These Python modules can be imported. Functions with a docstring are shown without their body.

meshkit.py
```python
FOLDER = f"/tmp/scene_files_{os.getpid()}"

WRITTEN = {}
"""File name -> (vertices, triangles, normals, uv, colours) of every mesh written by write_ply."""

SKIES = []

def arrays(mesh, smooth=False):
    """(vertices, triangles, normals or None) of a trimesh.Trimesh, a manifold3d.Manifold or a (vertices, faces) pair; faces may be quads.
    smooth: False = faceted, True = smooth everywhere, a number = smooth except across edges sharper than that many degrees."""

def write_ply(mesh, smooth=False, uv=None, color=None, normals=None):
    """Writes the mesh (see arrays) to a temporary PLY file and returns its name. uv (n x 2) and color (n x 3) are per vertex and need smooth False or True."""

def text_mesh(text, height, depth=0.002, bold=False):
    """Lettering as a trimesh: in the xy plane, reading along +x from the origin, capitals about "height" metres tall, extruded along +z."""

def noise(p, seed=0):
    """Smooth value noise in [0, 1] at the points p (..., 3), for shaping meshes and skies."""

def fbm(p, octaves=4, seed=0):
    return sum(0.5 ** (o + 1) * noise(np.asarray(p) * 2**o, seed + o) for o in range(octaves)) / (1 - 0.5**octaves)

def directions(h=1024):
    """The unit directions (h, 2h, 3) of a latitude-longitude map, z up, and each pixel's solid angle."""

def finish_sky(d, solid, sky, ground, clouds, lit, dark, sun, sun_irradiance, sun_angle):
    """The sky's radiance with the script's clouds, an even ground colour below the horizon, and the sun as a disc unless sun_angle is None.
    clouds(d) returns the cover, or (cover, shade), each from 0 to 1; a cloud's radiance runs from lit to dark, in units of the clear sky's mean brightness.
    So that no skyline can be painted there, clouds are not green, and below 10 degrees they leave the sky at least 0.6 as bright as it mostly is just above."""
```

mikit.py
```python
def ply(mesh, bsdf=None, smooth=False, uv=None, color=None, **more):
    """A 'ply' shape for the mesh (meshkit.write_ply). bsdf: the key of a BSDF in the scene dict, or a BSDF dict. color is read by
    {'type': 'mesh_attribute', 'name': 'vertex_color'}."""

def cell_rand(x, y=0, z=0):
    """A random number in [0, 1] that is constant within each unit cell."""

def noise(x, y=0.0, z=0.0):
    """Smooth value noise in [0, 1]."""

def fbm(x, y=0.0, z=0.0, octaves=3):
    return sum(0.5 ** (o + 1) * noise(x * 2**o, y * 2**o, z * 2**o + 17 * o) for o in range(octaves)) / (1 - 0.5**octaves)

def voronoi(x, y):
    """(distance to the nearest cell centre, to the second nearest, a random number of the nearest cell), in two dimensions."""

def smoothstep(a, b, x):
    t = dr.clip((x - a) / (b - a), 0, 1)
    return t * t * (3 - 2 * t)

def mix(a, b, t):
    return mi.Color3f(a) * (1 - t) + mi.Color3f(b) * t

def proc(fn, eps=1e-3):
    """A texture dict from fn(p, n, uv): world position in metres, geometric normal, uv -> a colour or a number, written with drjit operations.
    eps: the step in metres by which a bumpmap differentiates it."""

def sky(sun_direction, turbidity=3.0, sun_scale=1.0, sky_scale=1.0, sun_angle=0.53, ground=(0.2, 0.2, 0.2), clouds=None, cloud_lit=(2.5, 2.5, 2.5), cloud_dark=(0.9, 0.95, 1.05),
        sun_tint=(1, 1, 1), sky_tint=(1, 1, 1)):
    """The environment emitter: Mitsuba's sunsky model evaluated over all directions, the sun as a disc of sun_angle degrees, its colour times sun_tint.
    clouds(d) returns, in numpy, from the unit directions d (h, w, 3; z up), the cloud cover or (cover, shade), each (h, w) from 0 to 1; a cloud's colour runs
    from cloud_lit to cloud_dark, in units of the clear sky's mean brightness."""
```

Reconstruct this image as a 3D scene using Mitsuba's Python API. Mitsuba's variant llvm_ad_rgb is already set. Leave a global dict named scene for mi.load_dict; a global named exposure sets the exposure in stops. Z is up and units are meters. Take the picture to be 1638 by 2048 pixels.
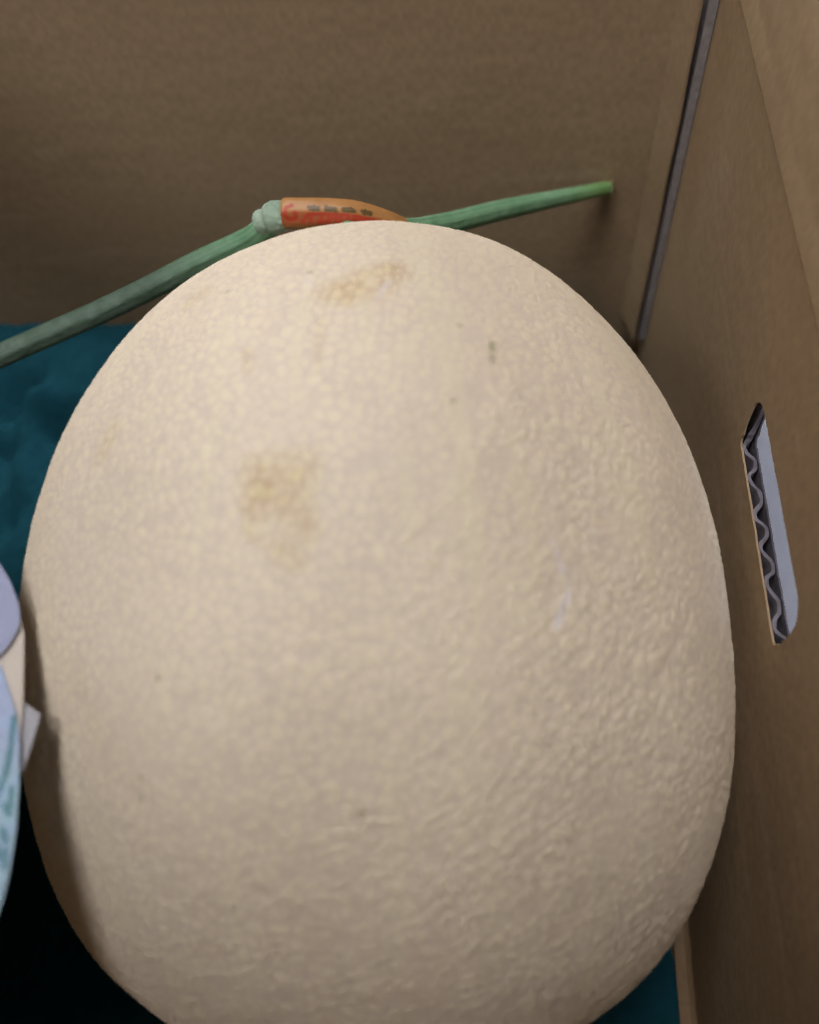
import math
import numpy as np, trimesh, manifold3d, shapely
import shapely.geometry as sg
from shapely import affinity
from scipy.spatial import cKDTree
import drjit as dr
import mitsuba as mi
import mikit, meshkit
from mikit import proc, noise, fbm, smoothstep, mix

T = mi.ScalarTransform4f
scene, labels = {'type': 'scene'}, {}

# ---------------------------------------------------------------- camera, light, exposure
exposure = 0.22
CAM = np.array([0, 0, 0.235])
FWD = np.array([-0.1182815, 0.4924753, -0.86225145])
UP = np.array([-0.0087848, 0.8677942, 0.49684611])
scene['camera'] = {
    'type': 'thinlens', 'fov': 53.08, 'fov_axis': 'x', 'near_clip': 0.005, 'far_clip': 50.0,
    'aperture_radius': 0.0014, 'focus_distance': 0.158,
    'to_world': T().look_at(origin=CAM.tolist(), target=(CAM + FWD).tolist(), up=UP.tolist()),
}
LAMP_POS = (-0.17, 0.10, 1.75)
LAMP_SIZE = (0.45, 1.10)
LAMP_RADIANCE = (11.8, 11.3, 11.2)
LAMP3_POS = (-1.00, -1.22, 1.75)
LAMP3_RADIANCE = (14.4, 14.0, 13.8)
LAMP2_POS = (1.55, 0.30, 1.75)
LAMP2_RADIANCE = (10.5, 10.8, 11.8)
ROOM = (0.035, 0.035, 0.037)          # light of the room around the box, the same from every side
scene['room_light'] = {'type': 'constant', 'radiance': {'type': 'rgb', 'value': list(ROOM)}}


def lin(r, g, b):
    return [((c / 255) / 12.92 if c / 255 <= 0.04045 else ((c / 255 + 0.055) / 1.055) ** 2.4) for c in (r, g, b)]


# ---------------------------------------------------------------- materials
def mat(name, fn=None, rough=0.8, spec=0.3, bump=None, bscale=1.0, eps=2e-4, color=None, sheen=0.0):
    b = {'type': 'principled', 'base_color': proc(fn) if fn else {'type': 'rgb', 'value': list(color)}, 'roughness': rough, 'specular': spec}
    if sheen:
        b['sheen'] = sheen
    if bump:
        b = {'type': 'bumpmap', 'tex': proc(bump, eps), 'scale': bscale, 'bsdf': b}
    scene[name] = {'type': 'twosided', 'bsdf': b}


def kraft_fn(p, n, uv):
    fib = fbm(p.x * 900, p.y * 900, p.z * 500, 2)
    streak = fbm(p.x * 60, p.y * 60, p.z * 420, 3)
    blot = fbm(p.x * 28 + 5, p.y * 28, p.z * 28, 3)
    c = mix((0.272, 0.192, 0.114), (0.332, 0.240, 0.150), streak * 0.4 + blot * 0.6)
    c = mix(c, (0.21, 0.125, 0.060), 0.5 * smoothstep(0.56, 0.76, fbm(p.x * 16 + 2, p.y * 16, p.z * 9, 3)))
    c = mix(c, (0.36, 0.27, 0.18), 0.35 * smoothstep(0.68, 0.84, fbm(p.x * 45, p.y * 45 + 9, p.z * 130, 3)))
    return c * (0.88 + 0.24 * fib)


def kraft_bump(p, n, uv):
    across = dr.select(dr.abs(n.x) > 0.6, p.y, p.x)
    return (fbm(p.x * 260, p.y * 260, p.z * 260, 2) * 0.00007
            + 0.00003 * dr.sin(across * 860.7 + 2 * noise(p.x * 20, p.y * 20, p.z * 20)) + 0.00006 * noise(p.x * 8, p.y * 8, p.z * 330)
            + 0.00010 * noise(p.x * 40, p.y * 110, p.z * 20))


def edge_fn(p, n, uv):
    return mix((0.20, 0.18, 0.18), (0.32, 0.29, 0.29), fbm(p.x * 700, p.y * 700, p.z * 700, 2))


mat('kraft', kraft_fn, 0.75, 0.25, kraft_bump, 1.0)
mat('kraft_edge', edge_fn, 0.9, 0.1)
mat('flute_paper', lambda p, n, uv: mix((0.11, 0.10, 0.115), (0.26, 0.24, 0.28), fbm(p.x * 800, p.y * 800, p.z * 500, 2)), 0.9, 0.1)


def tray_fn(p, n, uv):
    a = fbm(p.x * 420, p.y * 420, p.z * 420, 3)
    b = fbm(p.x * 50, p.y * 50, p.z * 50, 2)
    return mix((0.005, 0.044, 0.066), (0.013, 0.085, 0.115), a * 0.6 + b * 0.4)


mat('pulp', tray_fn, 0.95, 0.1, lambda p, n, uv: fbm(p.x * 500, p.y * 500, p.z * 500, 3) * 0.00035, 1.0)


# --- melon rind
mc = np.array([-0.0249, 0.0615, 0.0839]); ma, mb, mk, me = 0.0656, 0.0753, 0.0966, 0.8782
th_, ph_ = 0.5566, -0.0631
AX = np.array([math.cos(th_) * math.sin(ph_), math.cos(th_) * math.cos(ph_), math.sin(th_)])
SX = np.cross(AX, [0, 0, 1.0]); SX /= np.linalg.norm(SX)
TX = np.cross(SX, AX)


def seg(p, a, b):
    """distance from p to the segment a-b"""
    d = [float(q - w) for q, w in zip(b, a)]
    L = sum(q * q for q in d) + 1e-12
    t = dr.clip(((p.x - a[0]) * d[0] + (p.y - a[1]) * d[1] + (p.z - a[2]) * d[2]) / L, 0, 1)
    return dr.sqrt(dr.square(p.x - a[0] - d[0] * t) + dr.square(p.y - a[1] - d[1] * t) + dr.square(p.z - a[2] - d[2] * t))


SPECKS = [((-.0022, .0768, .1477), (-.0021, .0760, .1477), .0007, .75), ((-.0020, .0745, .1477), (-.0020, .0738, .1477), .0007, .6),
          ((-.0072, .0658, .1494),) * 2 + (.0005, .6), ((-.042, .087, .1488),) * 2 + (.0006, .7), ((-.029, .089, .1506),) * 2 + (.0007, .75),
          ((-.0067, .0789, .1492),) * 2 + (.0005, .5), ((-.0436, .0306, .1385),) * 2 + (.0006, .55), ((-.0463, .0199, .1312),) * 2 + (.0005, .5),
          ((-.0463, .0174, .1296),) * 2 + (.0005, .5), ((-.0169, .0168, .1332), (-.0171, .0160, .1327), .0005, .6), ((-.019, .0649, .1517),) * 2 + (.0004, .4)]
SCRATCH = [((.0087, .0475, .1384), (.0079, .0436, .1377), .00035, .7), ((.0079, .0436, .1377), (.0064, .0395, .1369), .0005, 1.0),
           ((.0061, .0499, .1407), (.0072, .0462, .1388), .0004, .7), ((.0115, .0529, .1381), (.0112, .0500, .1376), .0005, .8),
           ((.0102, .0565, .1397), (.0115, .0529, .1381), .00035, .6), ((.0097, .0612, .1409), (.0102, .0565, .1397), .00035, .5),
           ((-.0095, .0056, .1232), (-.0081, .0032, .1205), .0004, .7), ((.0134, .0560, .1373), (.0128, .0590, .1385), .0004, .5),
           ((-.0290, .0885, .1507), (-.0288, .0850, .1514), .0004, .5), ((-.0172, .0860, .1507), (-.0182, .0830, .1513), .0005, .5)]
BROWN = [((-.0312, .0540, .1497), (-.0262, .0552, .1502), .0024, .60), ((-.0318, .0500, .1489), (-.0314, .0465, .1481), .0018, .80), ((-.0300, .0530, .1496), (-.0285, .0500, .1492), .0020, .55),
         ((-.0262, .0530, .1500), (-.0248, .0470, .1482), .0016, .60), ((-.0292, .0448, .1478), (-.0262, .0440, .1475), .0018, .45), ((-.0280, .0495, .1490), (-.0270, .0460, .1482), .0022, .35),
         ((-.0224, .0842, .1515), (-.0165, .0885, .1500), .0024, .75), ((-.0250, .0838, .1516), (-.0180, .0845, .1513), .0022, .45), ((-.0215, .0885, .1505), (-.0180, .0895, .1500), .0016, .45),
         ((-.0589, .0625, .142), (-.0570, .0660, .1430), .0016, .35), ((-.0358, .0729, .1516), (-.0350, .070, .1517), .0008, .30), ((-.0258, .0780, .1520), (-.0250, .0660, .1520), .0006, .30),
         ((-.0489, .0891, .1459), (-.0470, .0905, .1462), .0022, .35)]


def melon_fn(p, n, uv):
    wx = (fbm(p.x * 120, p.y * 120, p.z * 120, 2) - 0.5) * 0.006
    q = mi.Point3f(p.x + wx, p.y + wx * 0.7, p.z - wx)
    big = fbm(p.x * 30, p.y * 30, p.z * 30, 3)
    mid = fbm(p.x * 150 + 3, p.y * 150, p.z * 150, 2)
    isl = noise(q.x * 430, q.y * 430 + 3, q.z * 430)
    isl2 = noise(q.x * 800, q.y * 800 + 3, q.z * 800)
    fine = noise(p.x * 1500, p.y * 1500, p.z * 1500)
    net = dr.abs(2 * noise(q.x * 260, q.y * 260, q.z * 260 + 5) - 1)
    edge, rnd = uv.x, uv.y
    c = mix((0.652, 0.558, 0.458), (0.764, 0.674, 0.516), smoothstep(0.05, 0.80, edge) * 0.75 + 0.25 * isl2)
    c = mix(c, (0.775, 0.700, 0.510), 0.12 * edge * smoothstep(0.55, 0.95, rnd))
    c = mix(c, (0.690, 0.605, 0.485), 0.30 * smoothstep(0.40, 0.05, rnd))
    c = mix(c, (0.765, 0.700, 0.520), 0.25 * smoothstep(0.55, 0.8, mid))
    c = mix(c, (0.660, 0.570, 0.470), 0.35 * smoothstep(0.45, 0.7, big))
    dx, dy, dz = p.x - float(mc[0]), p.y - float(mc[1]), p.z - float(mc[2])
    lon = dr.atan2(dx * float(TX[0]) + dy * float(TX[1]) + dz * float(TX[2]), dx * float(SX[0]) + dy * float(SX[1]) + dz * float(SX[2]))
    along = dx * float(AX[0]) + dy * float(AX[1]) + dz * float(AX[2])
    st = noise(lon * 22 + 50, along * 55 + 3, 2.0)
    c = mix(c, (0.695, 0.597, 0.478), 0.35 * smoothstep(0.62, 0.85, st))
    c = mix(c, (0.75, 0.68, 0.50), 0.35 * smoothstep(0.62, 0.85, noise(lon * 16 + 80, along * 40 + 9, 5.0)))
    for a, b, w, s in BROWN:
        d = seg(p, a, b) + (mid - 0.5) * 0.0030
        reg = 1 - smoothstep(w * 0.2, w * 1.7, d)
        sp = smoothstep(0.42, 0.62, noise(p.x * 900, p.y * 900, p.z * 900) * 0.55 + fine * 0.45)
        c = mix(c, (0.70, 0.595, 0.39), 0.55 * s * reg)
        c = mix(c, (0.48, 0.335, 0.19), dr.clip(0.72 * s * reg * (0.45 * sp + 0.9 * (1 - edge)), 0, 0.55))
        c = mix(c, (0.78, 0.70, 0.40), 0.55 * s * reg * smoothstep(0.64, 0.78, isl2))
    for a, b, w, s in SCRATCH:
        d = seg(p, a, b) + (fine - 0.5) * 0.0006
        c = mix(c, (0.76, 0.72, 0.74), s * 0.85 * (1 - smoothstep(w * 0.3, w * 1.8, d)))
    for a, b, w, s in SPECKS:
        d = seg(p, a, b) + (fine - 0.5) * 0.0005
        c = mix(c, (0.24, 0.23, 0.09), s * 0.85 * (1 - smoothstep(w * 0.3, w * 1.3, d)))
    return c * (0.97 + 0.06 * fine)


mat('rind', melon_fn, 0.55, 0.30)


# --- stem and tape
def stem_fn(p, n, uv):
    rib = 0.5 + 0.5 * dr.cos(uv.y * 2 * math.pi * 14)
    g = mix((0.06, 0.18, 0.08), (0.24, 0.43, 0.27), rib * 0.25 + 0.75 * fbm(p.x * 260, p.y * 260, p.z * 260, 3))
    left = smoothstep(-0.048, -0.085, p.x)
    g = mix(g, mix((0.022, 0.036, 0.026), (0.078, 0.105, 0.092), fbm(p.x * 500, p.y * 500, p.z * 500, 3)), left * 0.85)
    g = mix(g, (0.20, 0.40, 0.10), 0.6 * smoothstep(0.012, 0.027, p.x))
    return g


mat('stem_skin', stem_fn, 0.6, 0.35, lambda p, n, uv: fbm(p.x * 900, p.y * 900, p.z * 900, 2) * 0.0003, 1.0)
mat('node_skin', lambda p, n, uv: mix((0.15, 0.25, 0.16), (0.42, 0.52, 0.44), fbm(p.x * 420, p.y * 420, p.z * 420, 3)), 0.7, 0.25,
    lambda p, n, uv: fbm(p.x * 700, p.y * 700, p.z * 700, 2) * 0.0005, 1.0)
mat('cut_flesh', lambda p, n, uv: mix((0.35, 0.42, 0.18), (0.55, 0.55, 0.30), noise(p.x * 1500, p.y * 1500, p.z * 1500)), 0.7, 0.2)


def cap2(u, v, x0, y0, x1, y1):
    dx, dy = x1 - x0, y1 - y0
    t = dr.clip(((u - x0) * dx + (v - y0) * dy) / (dx * dx + dy * dy + 1e-9), 0, 1)
    return dr.sqrt(dr.square(u - x0 - dx * t) + dr.square(v - y0 - dy * t))


RED = [(2.3, 4.4, 1.2, 5.0), (1.2, 5.0, 0.8, 6.6), (0.8, 6.6, 1.8, 7.6), (1.8, 7.6, 3.2, 7.2), (3.2, 7.2, 3.0, 6.0),       # looped mark at the end
       (4.6, 7.9, 6.0, 6.3), (6.0, 6.3, 7.4, 6.3), (6.6, 6.3, 6.4, 7.9), (8.0, 6.3, 9.6, 6.3), (8.8, 6.3, 8.6, 7.9), (8.0, 7.9, 9.6, 7.9),
       (10.4, 6.3, 12.0, 6.3), (10.4, 6.3, 10.3, 7.9), (12.0, 6.3, 11.9, 7.9), (10.3, 7.1, 11.9, 7.1), (13.0, 6.3, 14.2, 6.3), (13.0, 6.3, 12.9, 7.9), (14.2, 6.3, 14.2, 7.8),
       (15.2, 6.4, 17.0, 6.6), (15.2, 7.2, 19.0, 7.2), (17.0, 6.6, 22.0, 7.0), (19.0, 7.4, 25.0, 7.2)]
BLACK = [(6.0, 4.7, 8.1, 4.8), (6.3, 5.2, 8.2, 5.3), (7.2, 4.5, 7.1, 5.4),
         (9.7, 4.8, 11.7, 4.9), (9.8, 5.3, 10.7, 5.4), (11.1, 5.2, 11.8, 5.5), (9.7, 4.5, 9.7, 5.4),
         (13.2, 4.8, 14.2, 4.7), (13.4, 5.3, 15.3, 5.3), (14.6, 4.6, 15.2, 5.1),
         (16.7, 4.8, 18.6, 4.9), (16.9, 5.3, 18.5, 5.4), (17.3, 4.5, 17.2, 5.5), (18.2, 4.6, 18.3, 5.5)]


def tape_fn(p, n, uv):
    """uv: millimetres along the tape / 30 and round it / 20"""
    u, v = uv.x * 30, uv.y * 20 + 3.2
    c = mix((0.36, 0.17, 0.055), (0.42, 0.21, 0.075), fbm(p.x * 300, p.y * 300, p.z * 300, 2))
    r = mi.Float(9)
    for s in RED:
        r = dr.minimum(r, cap2(u, v, *s))
    c = mix(c, (0.33, 0.070, 0.022), 0.80 * smoothstep(5.3, 6.2, v) * (1 - smoothstep(8.6, 9.4, v)))
    c = mix(c, (0.38, 0.026, 0.010), 0.8 * (1 - smoothstep(0.15, 0.75, r)))
    k = mi.Float(9)
    for s in BLACK:
        k = dr.minimum(k, cap2(u, v, *s))
    return mix(c, (0.06, 0.05, 0.02), 0.85 * (1 - smoothstep(0.10, 0.60, k)))


mat('tape', tape_fn, 0.45, 0.4)

# --- paper
mat('white_paper', lambda p, n, uv: mix((0.26, 0.285, 0.41), (0.295, 0.32, 0.45), fbm(p.x * 300, p.y * 300, p.z * 300, 2)), 0.6, 0.3)
mat('cream_paper', lambda p, n, uv: mix((0.48, 0.43, 0.37), (0.54, 0.48, 0.42), fbm(p.x * 300, p.y * 300, p.z * 300, 2)), 0.7, 0.2)
mat('grey_paper', lambda p, n, uv: mix((0.28, 0.28, 0.30), (0.38, 0.38, 0.41), fbm(p.x * 300, p.y * 300, p.z * 300, 2)), 0.7, 0.2)
PRINT = [((-0.0660, 0.0270), (-0.0650, 0.0227), .00035), ((-0.0650, 0.0227), (-0.0646, 0.0195), .00040), ((-0.0646, 0.0195), (-0.0649, 0.0159), .00035), ((-0.0632, 0.0178), (-0.0626, 0.0153), .00030),
         ((-0.0635, 0.0157), (-0.0625, 0.0146), .0003), ((-0.0628, 0.0127), (-0.0619, 0.0115), .00035), ((-0.0629, 0.0106), (-0.0622, 0.0096), .0003),
         ((-0.0617, 0.0104), (-0.0611, 0.0085), .0003)]


def print_fn(p, n, uv):
    """uv: metres on the sheet times ten"""
    x, y = uv.x / 10, uv.y / 10
    c = mix((0.29, 0.35, 0.50), (0.35, 0.41, 0.56), fbm(x * 900, y * 900, 0.0, 2))
    c = mix(c, (0.30, 0.48, 0.54), smoothstep(0.026, 0.016, y) * 0.7)
    c = mix(c, (0.30, 0.42, 0.60), 0.55 * smoothstep(0.56, 0.66, fbm(x * 420 + 3, y * 420, 0.0, 2)))
    d = mi.Float(1)
    for a, b, w in PRINT:
        d = dr.minimum(d, cap2(x, y, a[0], a[1], b[0], b[1]) - w)
    return mix(c, (0.01, 0.13, 0.14), 0.75 * (1 - smoothstep(-0.0002, 0.0003, d)))


mat('printed_paper_skin', print_fn, 0.5, 0.35)
mat('table_top', lambda p, n, uv: mix((0.66, 0.68, 0.78), (0.74, 0.76, 0.85), fbm(p.x * 60, p.y * 60, 0.0, 3)), 0.5, 0.3)
mat('lamp_white', color=(0.8, 0.8, 0.8), rough=0.5)


# ---------------------------------------------------------------- mesh helpers
def add(key, mesh, m, smooth=False, uv=None, **extra):
    scene[key] = mikit.ply(mesh, m, smooth=smooth, uv=uv, **extra)


def tag(key, label, category=None, kind=None, group=None):
    labels[key] = {'label': label}
    if category:
        labels[key]['category'] = category
    if kind:
        labels[key]['kind'] = kind
    if group:
        labels[key]['group'] = group


def box(x0, x1, y0, y1, z0, z1):
    m = trimesh.creation.box((x1 - x0, y1 - y0, z1 - z0))
    m.apply_translation(((x0 + x1) / 2, (y0 + y1) / 2, (z0 + z1) / 2))
    return m


def subdiv(m, edge):
    v, f = trimesh.remesh.subdivide_to_size(m.vertices, m.faces, edge, max_iter=12)
    return trimesh.Trimesh(v, f, process=True)


def grid_sheet(fn, nu, nv, thick):
    """closed thin sheet from fn(u, v) -> points (top), thickness along -normal approx."""
    u, v = np.meshgrid(np.linspace(0, 1, nu), np.linspace(0, 1, nv), indexing='ij')
    P = fn(u, v)
    du, dv = np.gradient(P, axis=0), np.gradient(P, axis=1)
    N = np.cross(du, dv)
    N /= np.linalg.norm(N, axis=-1, keepdims=True) + 1e-12
    Q = P - N * thick
    idx = np.arange(nu * nv).reshape(nu, nv)
    a, b, c, d = idx[:-1, :-1], idx[1:, :-1], idx[1:, 1:], idx[:-1, 1:]
    top = np.stack([a, b, c, d], -1).reshape(-1, 4)
    bot = top[:, ::-1] + nu * nv
    ring = np.r_[idx[:-1, 0], idx[-1, :-1], idx[:0:-1, -1], idx[0, :0:-1]]
    nxt = np.roll(ring, -1)
    side = np.stack([nxt, ring, ring + nu * nv, nxt + nu * nv], -1)
    V = np.r_[P.reshape(-1, 3), Q.reshape(-1, 3)]
    return V, np.r_[top, bot, side]


def catmull(pts, n):
    pts = np.asarray(pts, float)
    t = np.r_[0, np.cumsum(np.linalg.norm(np.diff(pts[:, :3], axis=0), axis=1))]
    from scipy.interpolate import PchipInterpolator
    s = np.linspace(0, t[-1], n)
    return PchipInterpolator(t, pts)(s), s


def tube(pts, n, m, section=None, caps=True):
    """pts: rows x, y, z, radius. Returns mesh, uv (u along 0..1, v round from the top towards -y)."""
    C, s = catmull(pts, n)
    P, r = C[:, :3], C[:, 3]
    tg = np.gradient(P, axis=0)
    tg /= np.linalg.norm(tg, axis=1, keepdims=True)
    up = np.array([0, 0, 1.0]) - tg * tg[:, 2:3]
    up /= np.linalg.norm(up, axis=1, keepdims=True)
    sd = np.cross(tg, up)                         # towards -y for a tube running along +x
    a = np.linspace(0, 2 * np.pi, m + 1)
    rr = r[:, None] * (1 if section is None else section(s[:, None], a[None]))
    V = P[:, None] + rr[..., None] * (np.cos(a)[None, :, None] * up[:, None] + np.sin(a)[None, :, None] * sd[:, None])
    U = np.stack(np.broadcast_arrays((s / s[-1])[:, None], (a / (2 * np.pi))[None]), -1)
    idx = np.arange(n * (m + 1)).reshape(n, m + 1)
    f = np.stack([idx[:-1, :-1], idx[1:, :-1], idx[1:, 1:], idx[:-1, 1:]], -1).reshape(-1, 4)
    f = np.r_[f[:, [0, 2, 1]], f[:, [0, 3, 2]]]
    V, U = V.reshape(-1, 3), U.reshape(-1, 2)
    if caps:
        for k, flip in ((0, 0), (n - 1, 1)):
            c = len(V)
            V = np.r_[V, [P[k] + tg[k] * (r[k] * 0.25 * (1 if flip else -1))]]
            U = np.r_[U, [[k / (n - 1), 0.5]]]
            i = idx[k]
            tri = np.stack([np.full(m, c), i[:-1], i[1:]], -1)
            f = np.r_[f, tri[:, ::-1] if flip else tri]
    return trimesh.Trimesh(V, f, process=False), U


# ---------------------------------------------------------------- table under the box, room lamp
TZ = -0.006
add('table', subdiv(box(-0.9, 0.8, -0.6, 0.9, TZ - 0.03, TZ), 0.3), 'table_top')
tag('table', 'pale table top that the cardboard box stands on, seen through the handle hole', kind='structure')


def ceiling_lamp(key, pos, size, rad, label):
    w, l = size
    aim = np.array([-0.02, 0.07, 0.1]) - np.array(pos)
    h = np.array([0, 0, 0.03])
    x0, x1, y0, y1 = pos[0] - w / 2, pos[0] + w / 2, pos[1] - l / 2, pos[1] + l / 2
    z = pos[2]
    frame = sg.box(x0 - .03, y0 - .03, x1 + .03, y1 + .03)
    hs = trimesh.creation.extrude_polygon(frame, 0.05)
    hs.apply_translation((0, 0, z + 0.004))
    add(key + '__housing', hs, 'lamp_white')
    v = np.array([[x0, y0, z], [x1, y0, z], [x1, y1, z], [x0, y1, z]])
    f = np.array([[0, 2, 1], [0, 3, 2]])
    scene[key + '__diffuser'] = mikit.ply((v, f), 'lamp_white', emitter={'type': 'area', 'radiance': {'type': 'rgb', 'value': list(rad)}})
    tag(key, label, 'ceiling lamp')


ceiling_lamp('ceiling_lamp', LAMP_POS, LAMP_SIZE, LAMP_RADIANCE, 'long white ceiling lamp lighting the open cardboard box from above, outside the frame')
ceiling_lamp('ceiling_lamp_001', LAMP2_POS, LAMP_SIZE, LAMP2_RADIANCE, 'dimmer white ceiling lamp right of the box, lighting the table behind its handle hole')
ceiling_lamp('ceiling_lamp_002', LAMP3_POS, LAMP_SIZE, LAMP3_RADIANCE, 'white ceiling lamp to the front left of the box, lighting its upper back wall')

# ---------------------------------------------------------------- cardboard box
XR, YB, YF, XL, ZT = 0.0453, 0.205, -0.034, -0.240, 0.140
TH = 0.0031
# handle hole in the right wall: flat bottom, rounded top (y, z)
hole = sg.box(0.0520, 0.0966, 0.0964, 0.1117).buffer(-0.0050).buffer(0.0050, quad_segs=10)
hole = hole.union(sg.box(0.0530, 0.0966, 0.0957, 0.104).buffer(-.0012).buffer(.0012))
hole = hole.buffer(0.0008).buffer(-0.0008).segmentize(0.0009)
_h = np.array(hole.exterior.coords)[:-1]
_n = np.c_[meshkit.noise(np.c_[_h * 900, _h[:, :1] * 0], 41), meshkit.noise(np.c_[_h * 900, _h[:, :1] * 0], 42)] - .5
hole = sg.Polygon(_h + 0.00035 * _n)
wall_poly = sg.box(YF, 0, YB, ZT).difference(hole)


def yz_extrude(poly, x0, x1):
    m = trimesh.creation.extrude_polygon(poly, x1 - x0)
    v = m.vertices
    m.vertices = np.c_[v[:, 2] + x0, v[:, 0], v[:, 1]]
    return m


B = 'cardboard_box'
add(B + '__right_wall__inner_liner', yz_extrude(wall_poly, XR, XR + 0.0004), 'kraft')
add(B + '__right_wall__outer_liner', yz_extrude(wall_poly, XR + TH - 0.0003, XR + TH), 'flute_paper')
ys = np.linspace(YF + .002, YB - .002, 420)
ph = 2 * np.pi * (ys - 0.052) / 0.0073 + 0.9 * (meshkit.noise(np.c_[ys * 150, ys * 0, ys * 0], 5) - .5)
mid_x = XR + TH / 2
amp = (TH / 2 - 0.00075) * (0.8 + 0.4 * meshkit.noise(np.c_[ys * 330, ys * 0, ys * 0], 6))
line = np.c_[mid_x + amp * np.tanh(1.4 * np.sin(ph)) / np.tanh(1.4), ys]
flute = sg.LineString(line).buffer(0.00034, cap_style=2)
flute = flute.segmentize(0.0006)
_f = np.array(flute.exterior.coords)[:-1]
flute = sg.Polygon(_f + 0.0003 * (np.c_[meshkit.noise(np.c_[_f * 1100, _f[:, :1] * 0], 51), meshkit.noise(np.c_[_f * 1100, _f[:, :1] * 0], 52)] - .5)).buffer(0)
fl = trimesh.creation.extrude_polygon(flute, ZT - 0.004)
fl.apply_translation((0, 0, 0.002))
cut = yz_extrude(hole, XR - 0.01, XR + 0.02)


def man(m):
    return manifold3d.Manifold(manifold3d.Mesh(np.asarray(m.vertices, np.float32), np.asarray(m.faces, np.uint32)))


add(B + '__right_wall__flute', man(fl) - man(cut), 'flute_paper', smooth=30)
labels[B + '__right_wall__flute'] = {'label': 'grey wavy corrugation showing in the cut edge of the handle hole'}

# the flap above the crease of the right wall, leaning outwards, with a rounded score line
def flap_fn(u, v):
    y = YF + (YB + 0.02 - YF) * u
    s = v * 0.12
    ang = math.radians(15) * np.clip(s / 0.014, 0, 1)
    d = np.where(s < .014, math.sin(math.radians(7.5)) * s, 0.014 * math.sin(math.radians(7.5)) + (s - .014) * math.sin(math.radians(15)))
    z = ZT + np.where(s < .014, s * math.cos(math.radians(7.5)), 0.014 * math.cos(math.radians(7.5)) + (s - .014) * math.cos(math.radians(15)))
    wob = 0.0006 * (meshkit.noise(np.stack([y * 45, s * 0, s * 0], -1)) - 0.5) * np.exp(-(s / 0.012) ** 2)
    groove = 0.0002 * np.exp(-((s - 0.0032) / 0.0016) ** 2)
    return np.stack([XR - 0.0003 + d + groove * np.clip(s / .002, 0, 1) + wob * np.clip(s / .004, 0, 1) + 0.0009 * np.sin(y * 21) * (s / .12), y, z - 0.0012 * (v == 0)], -1)


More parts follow.
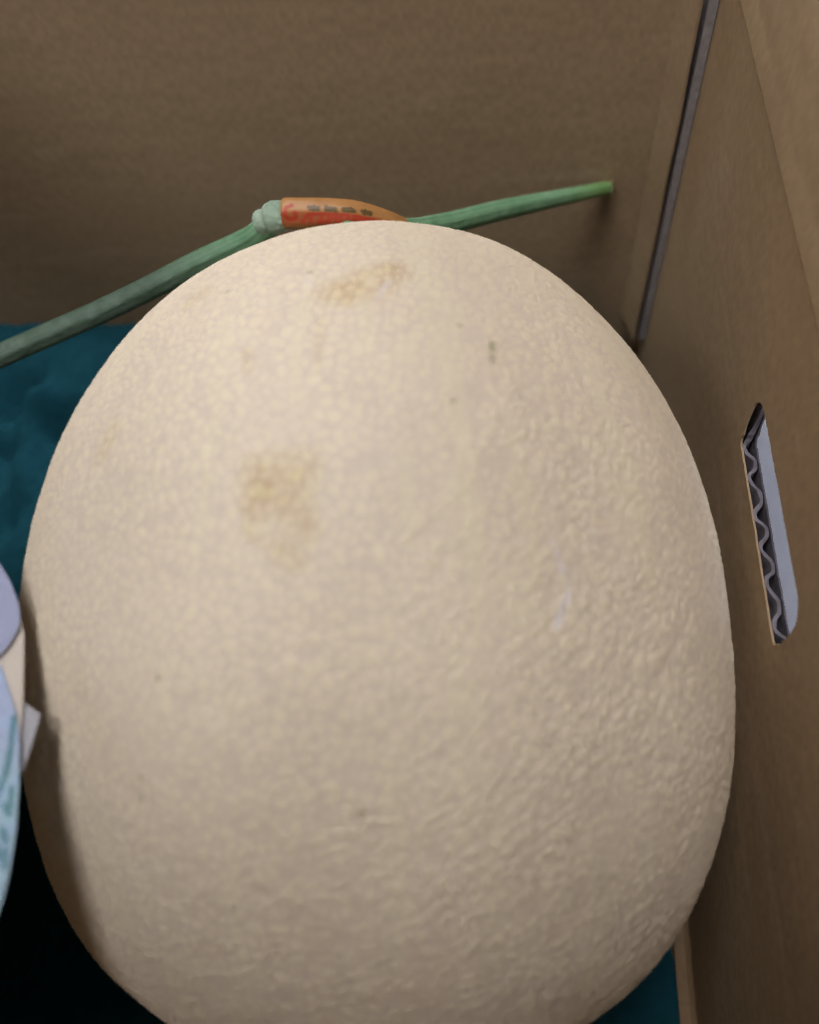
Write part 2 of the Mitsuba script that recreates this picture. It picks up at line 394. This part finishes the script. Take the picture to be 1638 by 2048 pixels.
V, F = grid_sheet(flap_fn, 90, 90, -0.0037)
add(B + '__flap', (V, F), 'kraft', smooth=40)
labels[B + '__flap'] = {'label': 'outward leaning top flap above the crease of the right wall'}


def back_fn(u, v):
    x = XL + (XR - 0.0003 - XL) * u
    z = ZT * v
    n_ = meshkit.fbm(np.stack([x * 14, z * 14, z * 0], -1), 2) - 0.5
    edge = np.minimum(1, (XR - x) / 0.02)
    return np.stack([x, YB - 0.0012 * n_ * edge, z], -1)


V, F = grid_sheet(back_fn, 120, 60, -0.0038)
add(B + '__back_wall', (V, F), 'kraft', smooth=40)
add(B + '__left_wall', box(XL - TH, XL, YF, YB, 0, ZT), 'kraft')
add(B + '__front_wall', box(XL, XR - 0.0002, YF - TH, YF, 0, ZT), 'kraft')
add(B + '__floor', box(XL - .003, XR + 0.003, YF - .003, YB + .003, TZ + 0.0005, -0.0003), 'kraft')
m = box(XL, XR, YB + .004, YB + 0.12, -.0019, .0019)
m.apply_translation((0, -YB - .004, 0)); m.apply_transform(trimesh.transformations.rotation_matrix(math.radians(35), (1, 0, 0)))
m.apply_translation((0, YB + .004, ZT))
add(B + '__flap_001', m, 'kraft')
m = box(XL, XR - .001, -.0019, .0019, 0, 0.150)
m.apply_transform(trimesh.transformations.rotation_matrix(math.radians(-9), (1, 0, 0)))
m.apply_translation((0, YF - .002, ZT + .001))
add(B + '__flap_002', m, 'kraft')
add(B + '__flap_003', box(XL - .0036, XL - .0002, YF + .003, YB - .003, ZT + .001, 0.300), 'kraft')
# glued tab in the back right corner: facing, dark open channel, backing
ty, tz0 = 0.1895, 0.020
def tab_fn(u, v):
    y = ty + (YB - 0.0006 - ty) * u
    z = tz0 + (0.1395 - tz0) * v
    w = 0.0004 * (meshkit.noise(np.stack([z * 60, z * 0, z * 0], -1), 3) - .5)
    return np.stack([0.0412 - 0.0036 * u + w, y + 0.8 * w * (1 - u), z], -1)


V, F = grid_sheet(tab_fn, 8, 60, -0.0006)
add(B + '__corner_tab__facing', (V, F), 'kraft', smooth=40)
add(B + '__corner_tab__core', box(0.0420, 0.0431, ty + .010, YB - .001, tz0, 0.139), 'flute_paper')
add(B + '__corner_tab__backing', box(0.0432, XR - 0.0002, ty + .0004, YB - .001, tz0, 0.139), 'kraft_edge')
labels[B + '__corner_tab'] = {'label': 'narrow folded tab with a raw cut edge in the back right corner of the box'}
# folded strip at the foot of the right wall
V, F = grid_sheet(lambda u, v: np.stack([0.0416 + .0034 * u, YF + (0.10 - YF) * v, 0.0022 + 0.0012 * np.clip((u - .75) / .25, 0, 1) + 0 * v], -1), 12, 30, 0.001)
add(B + '__bottom_strip', (V, F), 'kraft', smooth=40)
labels[B + '__bottom_strip'] = {'label': 'folded brown strip at the foot of the right wall beside the blue tray'}
tag(B, 'open brown cardboard box holding a melon, with a handle hole in its right wall', 'box')

# ---------------------------------------------------------------- melon
def rind_surface():
    nu, nv = 720, 1040
    u, v = np.meshgrid(np.linspace(0, np.pi, nu), np.linspace(0, 2 * np.pi, nv + 1), indexing='ij')
    c = np.cos(u); sn = np.abs(np.sin(u)) ** me
    sn[0] = sn[-1] = 0
    r = ma * sn * (1 - mk * c)
    h = mb * np.sign(c) * np.abs(c) ** me
    P = mc + h[..., None] * AX + r[..., None] * (np.cos(v)[..., None] * SX + np.sin(v)[..., None] * TX)
    # soft radial ribs and lumps, then the fine net
    D = P - mc
    D /= np.linalg.norm(D, axis=-1, keepdims=True)
    q = P * 1.0
    # the net: cells about 2 mm across round random points on the rind
    rng = np.random.default_rng(7)
    seeds = P.reshape(-1, 3)[rng.choice(nu * (nv + 1), 90000, replace=False, p=(np.maximum(sn, 1e-6) / np.maximum(sn, 1e-6).sum()).ravel())]
    keep, cell = [], {}
    for k_, s_ in enumerate(seeds):
        c_ = tuple(np.floor(s_ / 0.0019).astype(int))
        if c_ not in cell:
            cell[c_] = 1
            keep.append(k_)
    seeds = seeds[keep]
    tree = cKDTree(seeds)
    wq = P + 0.0011 * (np.stack([meshkit.noise(P * 700, 21), meshkit.noise(P * 700, 22), meshkit.noise(P * 700, 23)], -1) - .5)
    dist, near = tree.query(wq.reshape(-1, 3), k=2)
    gap = (dist[:, 1] - dist[:, 0]).reshape(u.shape)
    st3 = lambda x: np.clip(x, 0, 1) ** 2 * (3 - 2 * np.clip(x, 0, 1))
    edge = 0.65 * st3(gap / 0.0007) + 0.35 * st3(gap / 0.0018)
    rnd = rng.random(len(seeds))[near[:, 0]].reshape(u.shape)
    rnd[:, -1], edge[:, -1] = rnd[:, 0], edge[:, 0]
    front = np.clip((0.10 - P[..., 1]) / 0.09, 0, 1) * .55 + np.clip((P[..., 0] + .02) / .05, 0, 1) * .5      # the net is coarser on the blossom end and one flank
    patch = 0.55 + 0.9 * meshkit.fbm(q * 60, 2, 31)
    disp = (0.00013 + 0.00022 * front) * patch * (0.75 * edge + 0.6 * meshkit.noise(q * 300, 33)) + 0.00005 * meshkit.noise(q * 900, 12)
    disp += 0.0005 * (meshkit.fbm(q * 45, 2, 2) - .5) + 0.0014 * (meshkit.noise(q * 17, 4) - .5)
    disp += 0.00045 * np.cos(10 * v) * np.sin(u) ** 2
    nub = AX + 0.16 * SX
    disp += 0.0013 * np.exp(-((D - nub / np.linalg.norm(nub)) ** 2).sum(-1) / 0.10 ** 2)
    P = P + D * (disp - 0.00045)[..., None]
    P[:, -1] = P[:, 0]
    P[0] = P[0].mean(0); P[-1] = P[-1].mean(0)
    P = P[:, :-1]
    idx = np.arange(nu * nv).reshape(nu, nv)
    n2 = np.roll(idx, -1, 1)
    f = np.stack([idx[:-1], idx[1:], n2[1:], n2[:-1]], -1).reshape(-1, 4)
    f = np.r_[f[:, [0, 1, 2]], f[:, [0, 2, 3]]]
    m = trimesh.Trimesh(P.reshape(-1, 3), f, process=False)
    return m, np.c_[edge[:, :-1].ravel(), rnd[:, :-1].ravel()]


rind, rind_uv = rind_surface()
if rind.volume < 0:
    rind.invert()
add('melon__rind', rind, 'rind', smooth=True, uv=rind_uv)
tag('melon', 'large cream net melon with a green stem, lying in the cardboard box', 'melon')

NB = np.array([-0.1740, 0.0330, 0.0715])
scene['melon_001__rind'] = {**scene['melon__rind'], 'to_world': T().translate((NB - 0.88 * mc).tolist()).scale(0.88)}
tag('melon_001', 'second cream melon under the printed paper, mostly outside the left edge', 'melon')

# T-shaped stem
pole = mc + AX * (mb - 0.002)
rib_sec = lambda s, a: 1 + 0.03 * np.cos(7 * a + 6 * s) + 0.035 * np.cos(2 * a + 30 * s)
neck, uvn = tube([(*pole, .0050), (-.0318, .1310, .1165, .0034), (-.0350, .1400, .1150, .0022)], 24, 40, rib_sec)
add('melon__stem__neck', neck, 'stem_skin', smooth=True, uv=uvn)
left, uvl = tube([(-.0505, .1405, .1170, .0027), (-.0571, .1400, .1117, .0026), (-.0699, .1365, .1081, .0027), (-.0820, .1320, .1050, .0027), (-.0937, .1275, .1025, .0027),
                  (-.1047, .1230, .1008, .0027), (-.1151, .1185, .0994, .0027), (-.1300, .1120, .0975, .0030), (-.1480, .1050, .0950, .0030)], 120, 54, rib_sec)
add('melon__stem__left_arm', left, 'stem_skin', smooth=True, uv=uvl)
right, uvr = tube([(-.0505, .1405, .1168, .0026), (-.0430, .1405, .1174, .0025), (-.0349, .1405, .1168, .0026), (-.0238, .1440, .1096, .0024), (-.0171, .1515, .1036, .0024),
                   (-.0024, .1673, .0940, .0024), (.0130, .1838, .0835, .0021), (.0272, .1990, .0738, .00185)], 140, 54, rib_sec)
add('melon__stem__right_arm', right, 'stem_skin', smooth=True, uv=uvr)
node = trimesh.creation.icosphere(5, 1.0)
nv_ = node.vertices
node.vertices = nv_ * [0.0046, 0.0034, 0.0035] * (1 - 0.22 * np.exp(-((nv_[:, :1] + .35) / .22) ** 2)) @ trimesh.transformations.rotation_matrix(-.35, (0, 1, 0))[:3, :3].T * (1 + 0.16 * (meshkit.noise(nv_ * 1.6 + 4, 3) - .5) + 0.10 * (meshkit.fbm(nv_ * 5 + 9, 3) - .5))[:, None] + [-.0508, .1402, .1168]
add('melon__stem__node', node, 'node_skin', smooth=True)
tip, _ = tube([(.0268, .1986, .0741, .00178), (.0275, .1993, .0736, .00172)], 8, 24)
add('melon__stem__cut_tip', tip, 'cut_flesh', smooth=True)
fib, _ = tube([(.0272, .1988, .0748, .0002), (.0282, .1994, .0752, .00015), (.0292, .1998, .0757, .0001)], 14, 8)
add('melon__stem__fibre', fib, 'cut_flesh', smooth=True)
labels['melon__stem'] = {'label': 'green T-shaped stem lying across the top end of the melon'}
tape, uvt = tube([(-.0480, .1402, .1180, .0030), (-.0475, .1402, .1180, .0032), (-.0430, .1403, .1177, .0032), (-.0349, .1405, .1169, .0030), (-.0290, .1415, .1145, .0026), (-.0236, .1434, .1105, .0021)],
                 120, 64, lambda s, a: 1 + 0.035 * np.cos(3 * a + 90 * s) + 0.02 * np.cos(7 * a + 260 * s), caps=False)
uvt = uvt * [1.0, 1.0]
L = 0.0275
uvt = np.c_[uvt[:, 0] * L / 0.030, uvt[:, 1] * (2 * np.pi * 3.4) / 20]
add('melon__stem__tape', tape, 'tape', smooth=True, uv=uvt)
labels['melon__stem__tape'] = {'label': 'orange tape with red and black print wrapped round the stem'}

# ---------------------------------------------------------------- moulded pulp tray
def tray_fn2(u, v):
    x = -0.2385 + (0.0408 + 0.2385) * u
    y = YF + 0.002 + (0.2035 - YF - 0.002) * v
    base = 0.0200 - 0.013 * np.clip((x + 0.03) / 0.05, 0, 1)
    base = base * np.clip((y + 0.005) / 0.05, 0.12, 1) + 0.001
    z = base + 0.007 * (meshkit.fbm(np.stack([x * 36, y * 36, x * 0 + 3], -1), 2, 7) - .5)
    # cup under the melon and its lobed wall
    rx, ry = (x - mc[0]) / 0.074, (y - 0.060) / 0.082
    rr = np.sqrt(rx ** 2 + ry ** 2)
    cup = np.clip((rr - 0.45) / 0.55, 0, 1) ** 1.5
    z = 0.004 + (z - 0.004) * cup
    r2 = np.sqrt(((x - NB[0]) / 0.072) ** 2 + ((y - NB[1]) / 0.080) ** 2)
    z = 0.003 + (z - 0.003) * np.clip((r2 - 0.5) / 0.5, 0, 1) ** 1.5
    # knuckle and dents of the tray beside the melon
    for (cx, cy, sx, sy, h) in [(-.146, .183, .016, .012, .006), (-.151, .158, .010, .0065, -.030), (-.163, .166, .007, .006, .010), (-.176, .172, .011, .008, -.020),
                                (-.186, .146, .020, .013, -.030), (-.158, .140, .008, .010, .010), (-.205, .190, .012, .010, -.014), (-.135, .168, .008, .008, -.010), (-.170, .122, .012, .010, -.02),
                                (.034, -.002, .010, .012, .008)]:
        z = z + h * np.exp(-((x - cx) / sx) ** 2 - ((y - cy) / sy) ** 2)
    z = z + 0.0022 * (meshkit.fbm(np.stack([x * 160, y * 160, x * 0], -1), 3) - .5)
    return np.stack([x, y, np.maximum(z, 0.0014)], -1)


V, F = grid_sheet(tray_fn2, 330, 250, 0.0012)
V[len(V) // 2:, 2] = np.maximum(V[len(V) // 2:, 2], 0.0002)
add('moulded_tray', (V, F), 'pulp', smooth=60)
tag('moulded_tray', 'blue-green moulded pulp tray lining the box floor under the melon', 'tray')

# ---------------------------------------------------------------- printed paper at the left
def paper(key, outline, z, m, edge=0.0025, left=-0.172, thick=0.00025, curl=0.0, flat=None):
    """outline: the visible right-hand edge (x, y), seen from above, from back to front; the sheet runs on to the left and bends down to the tray"""
    o = np.array(outline)
    poly = sg.Polygon(np.r_[o, [[left, o[-1, 1] - .012], [left, o[0, 1] + .02]]]) if flat is None else sg.Polygon(o)
    poly = poly.buffer(-.0003).buffer(.0006).buffer(-.0003)
    pm = trimesh.creation.extrude_polygon(poly, thick)
    pm = subdiv(pm, edge)
    v = pm.vertices.copy()
    uv = v[:, :2] * 10
    x, y = v[:, 0], v[:, 1]
    q = 1 - ((x - NB[0]) / 0.0625) ** 2 - ((y - NB[1]) / 0.068) ** 2
    zs = NB[2] + 0.0655 * np.sqrt(np.clip(q, 0, None)) + (z - PZ)          # lies on the second melon, the right edge standing off it
    v[:, 2] += np.logaddexp(zs * 900, z * 900) / 900 - 0.0004
    v[:, 2] += 0.0008 * (meshkit.noise(np.c_[x * 60, y * 60, x * 0]) - .5)
    pm.vertices = v
    pm.fix_normals()
    add(key, pm, m, smooth=False, uv=uv)


PZ = 0.131
paper('printed_paper__top_sheet', [(-0.0910, 0.0675), (-0.0756, 0.0500), (-0.0726, 0.0467), (-0.0702, 0.0432), (-0.0693, 0.0409), (-0.0692, 0.0393), (-0.0698, 0.0372), (-0.0707, 0.0355), (-0.0806, 0.0292)], PZ + .0006, 'white_paper')
paper('printed_paper__cream_sheet', [(-0.0832, 0.0546), (-0.0708, 0.0429), (-0.0688, 0.0393), (-0.0658, 0.0293), (-0.0646, 0.0247), (-0.0639, 0.0208), (-0.0728, 0.0051)], PZ - .0004, 'cream_paper')
paper('printed_paper__printed_sheet', [(-0.0832, 0.0467), (-0.0702, 0.0338), (-0.0661, 0.0279), (-0.0647, 0.0250), (-0.0636, 0.0220), (-0.0624, 0.0182), (-0.0611, 0.0129), (-0.0604, 0.0079), (-0.0603, 0.0049), (-0.0605, 0.0022), (-0.0637, -0.0078)],
      PZ + .0001, 'printed_paper_skin')
paper('printed_paper__grey_corner', [(-0.0675, 0.0307), (-0.0658, 0.0293), (-0.0632, 0.0279), (-0.0631, 0.0247), (-0.0632, 0.0201), (-0.0689, 0.0182)], PZ - .0012, 'grey_paper', flat=True)
tag('printed_paper', 'curled white paper sheets with green print at the left edge, beside the melon', 'paper')
labels['printed_paper__cream_sheet'] = {'label': 'plain cream sheet between the white and the printed sheet'}
labels['printed_paper__printed_sheet'] = {'label': 'pale blue sheet with dark green printing'}
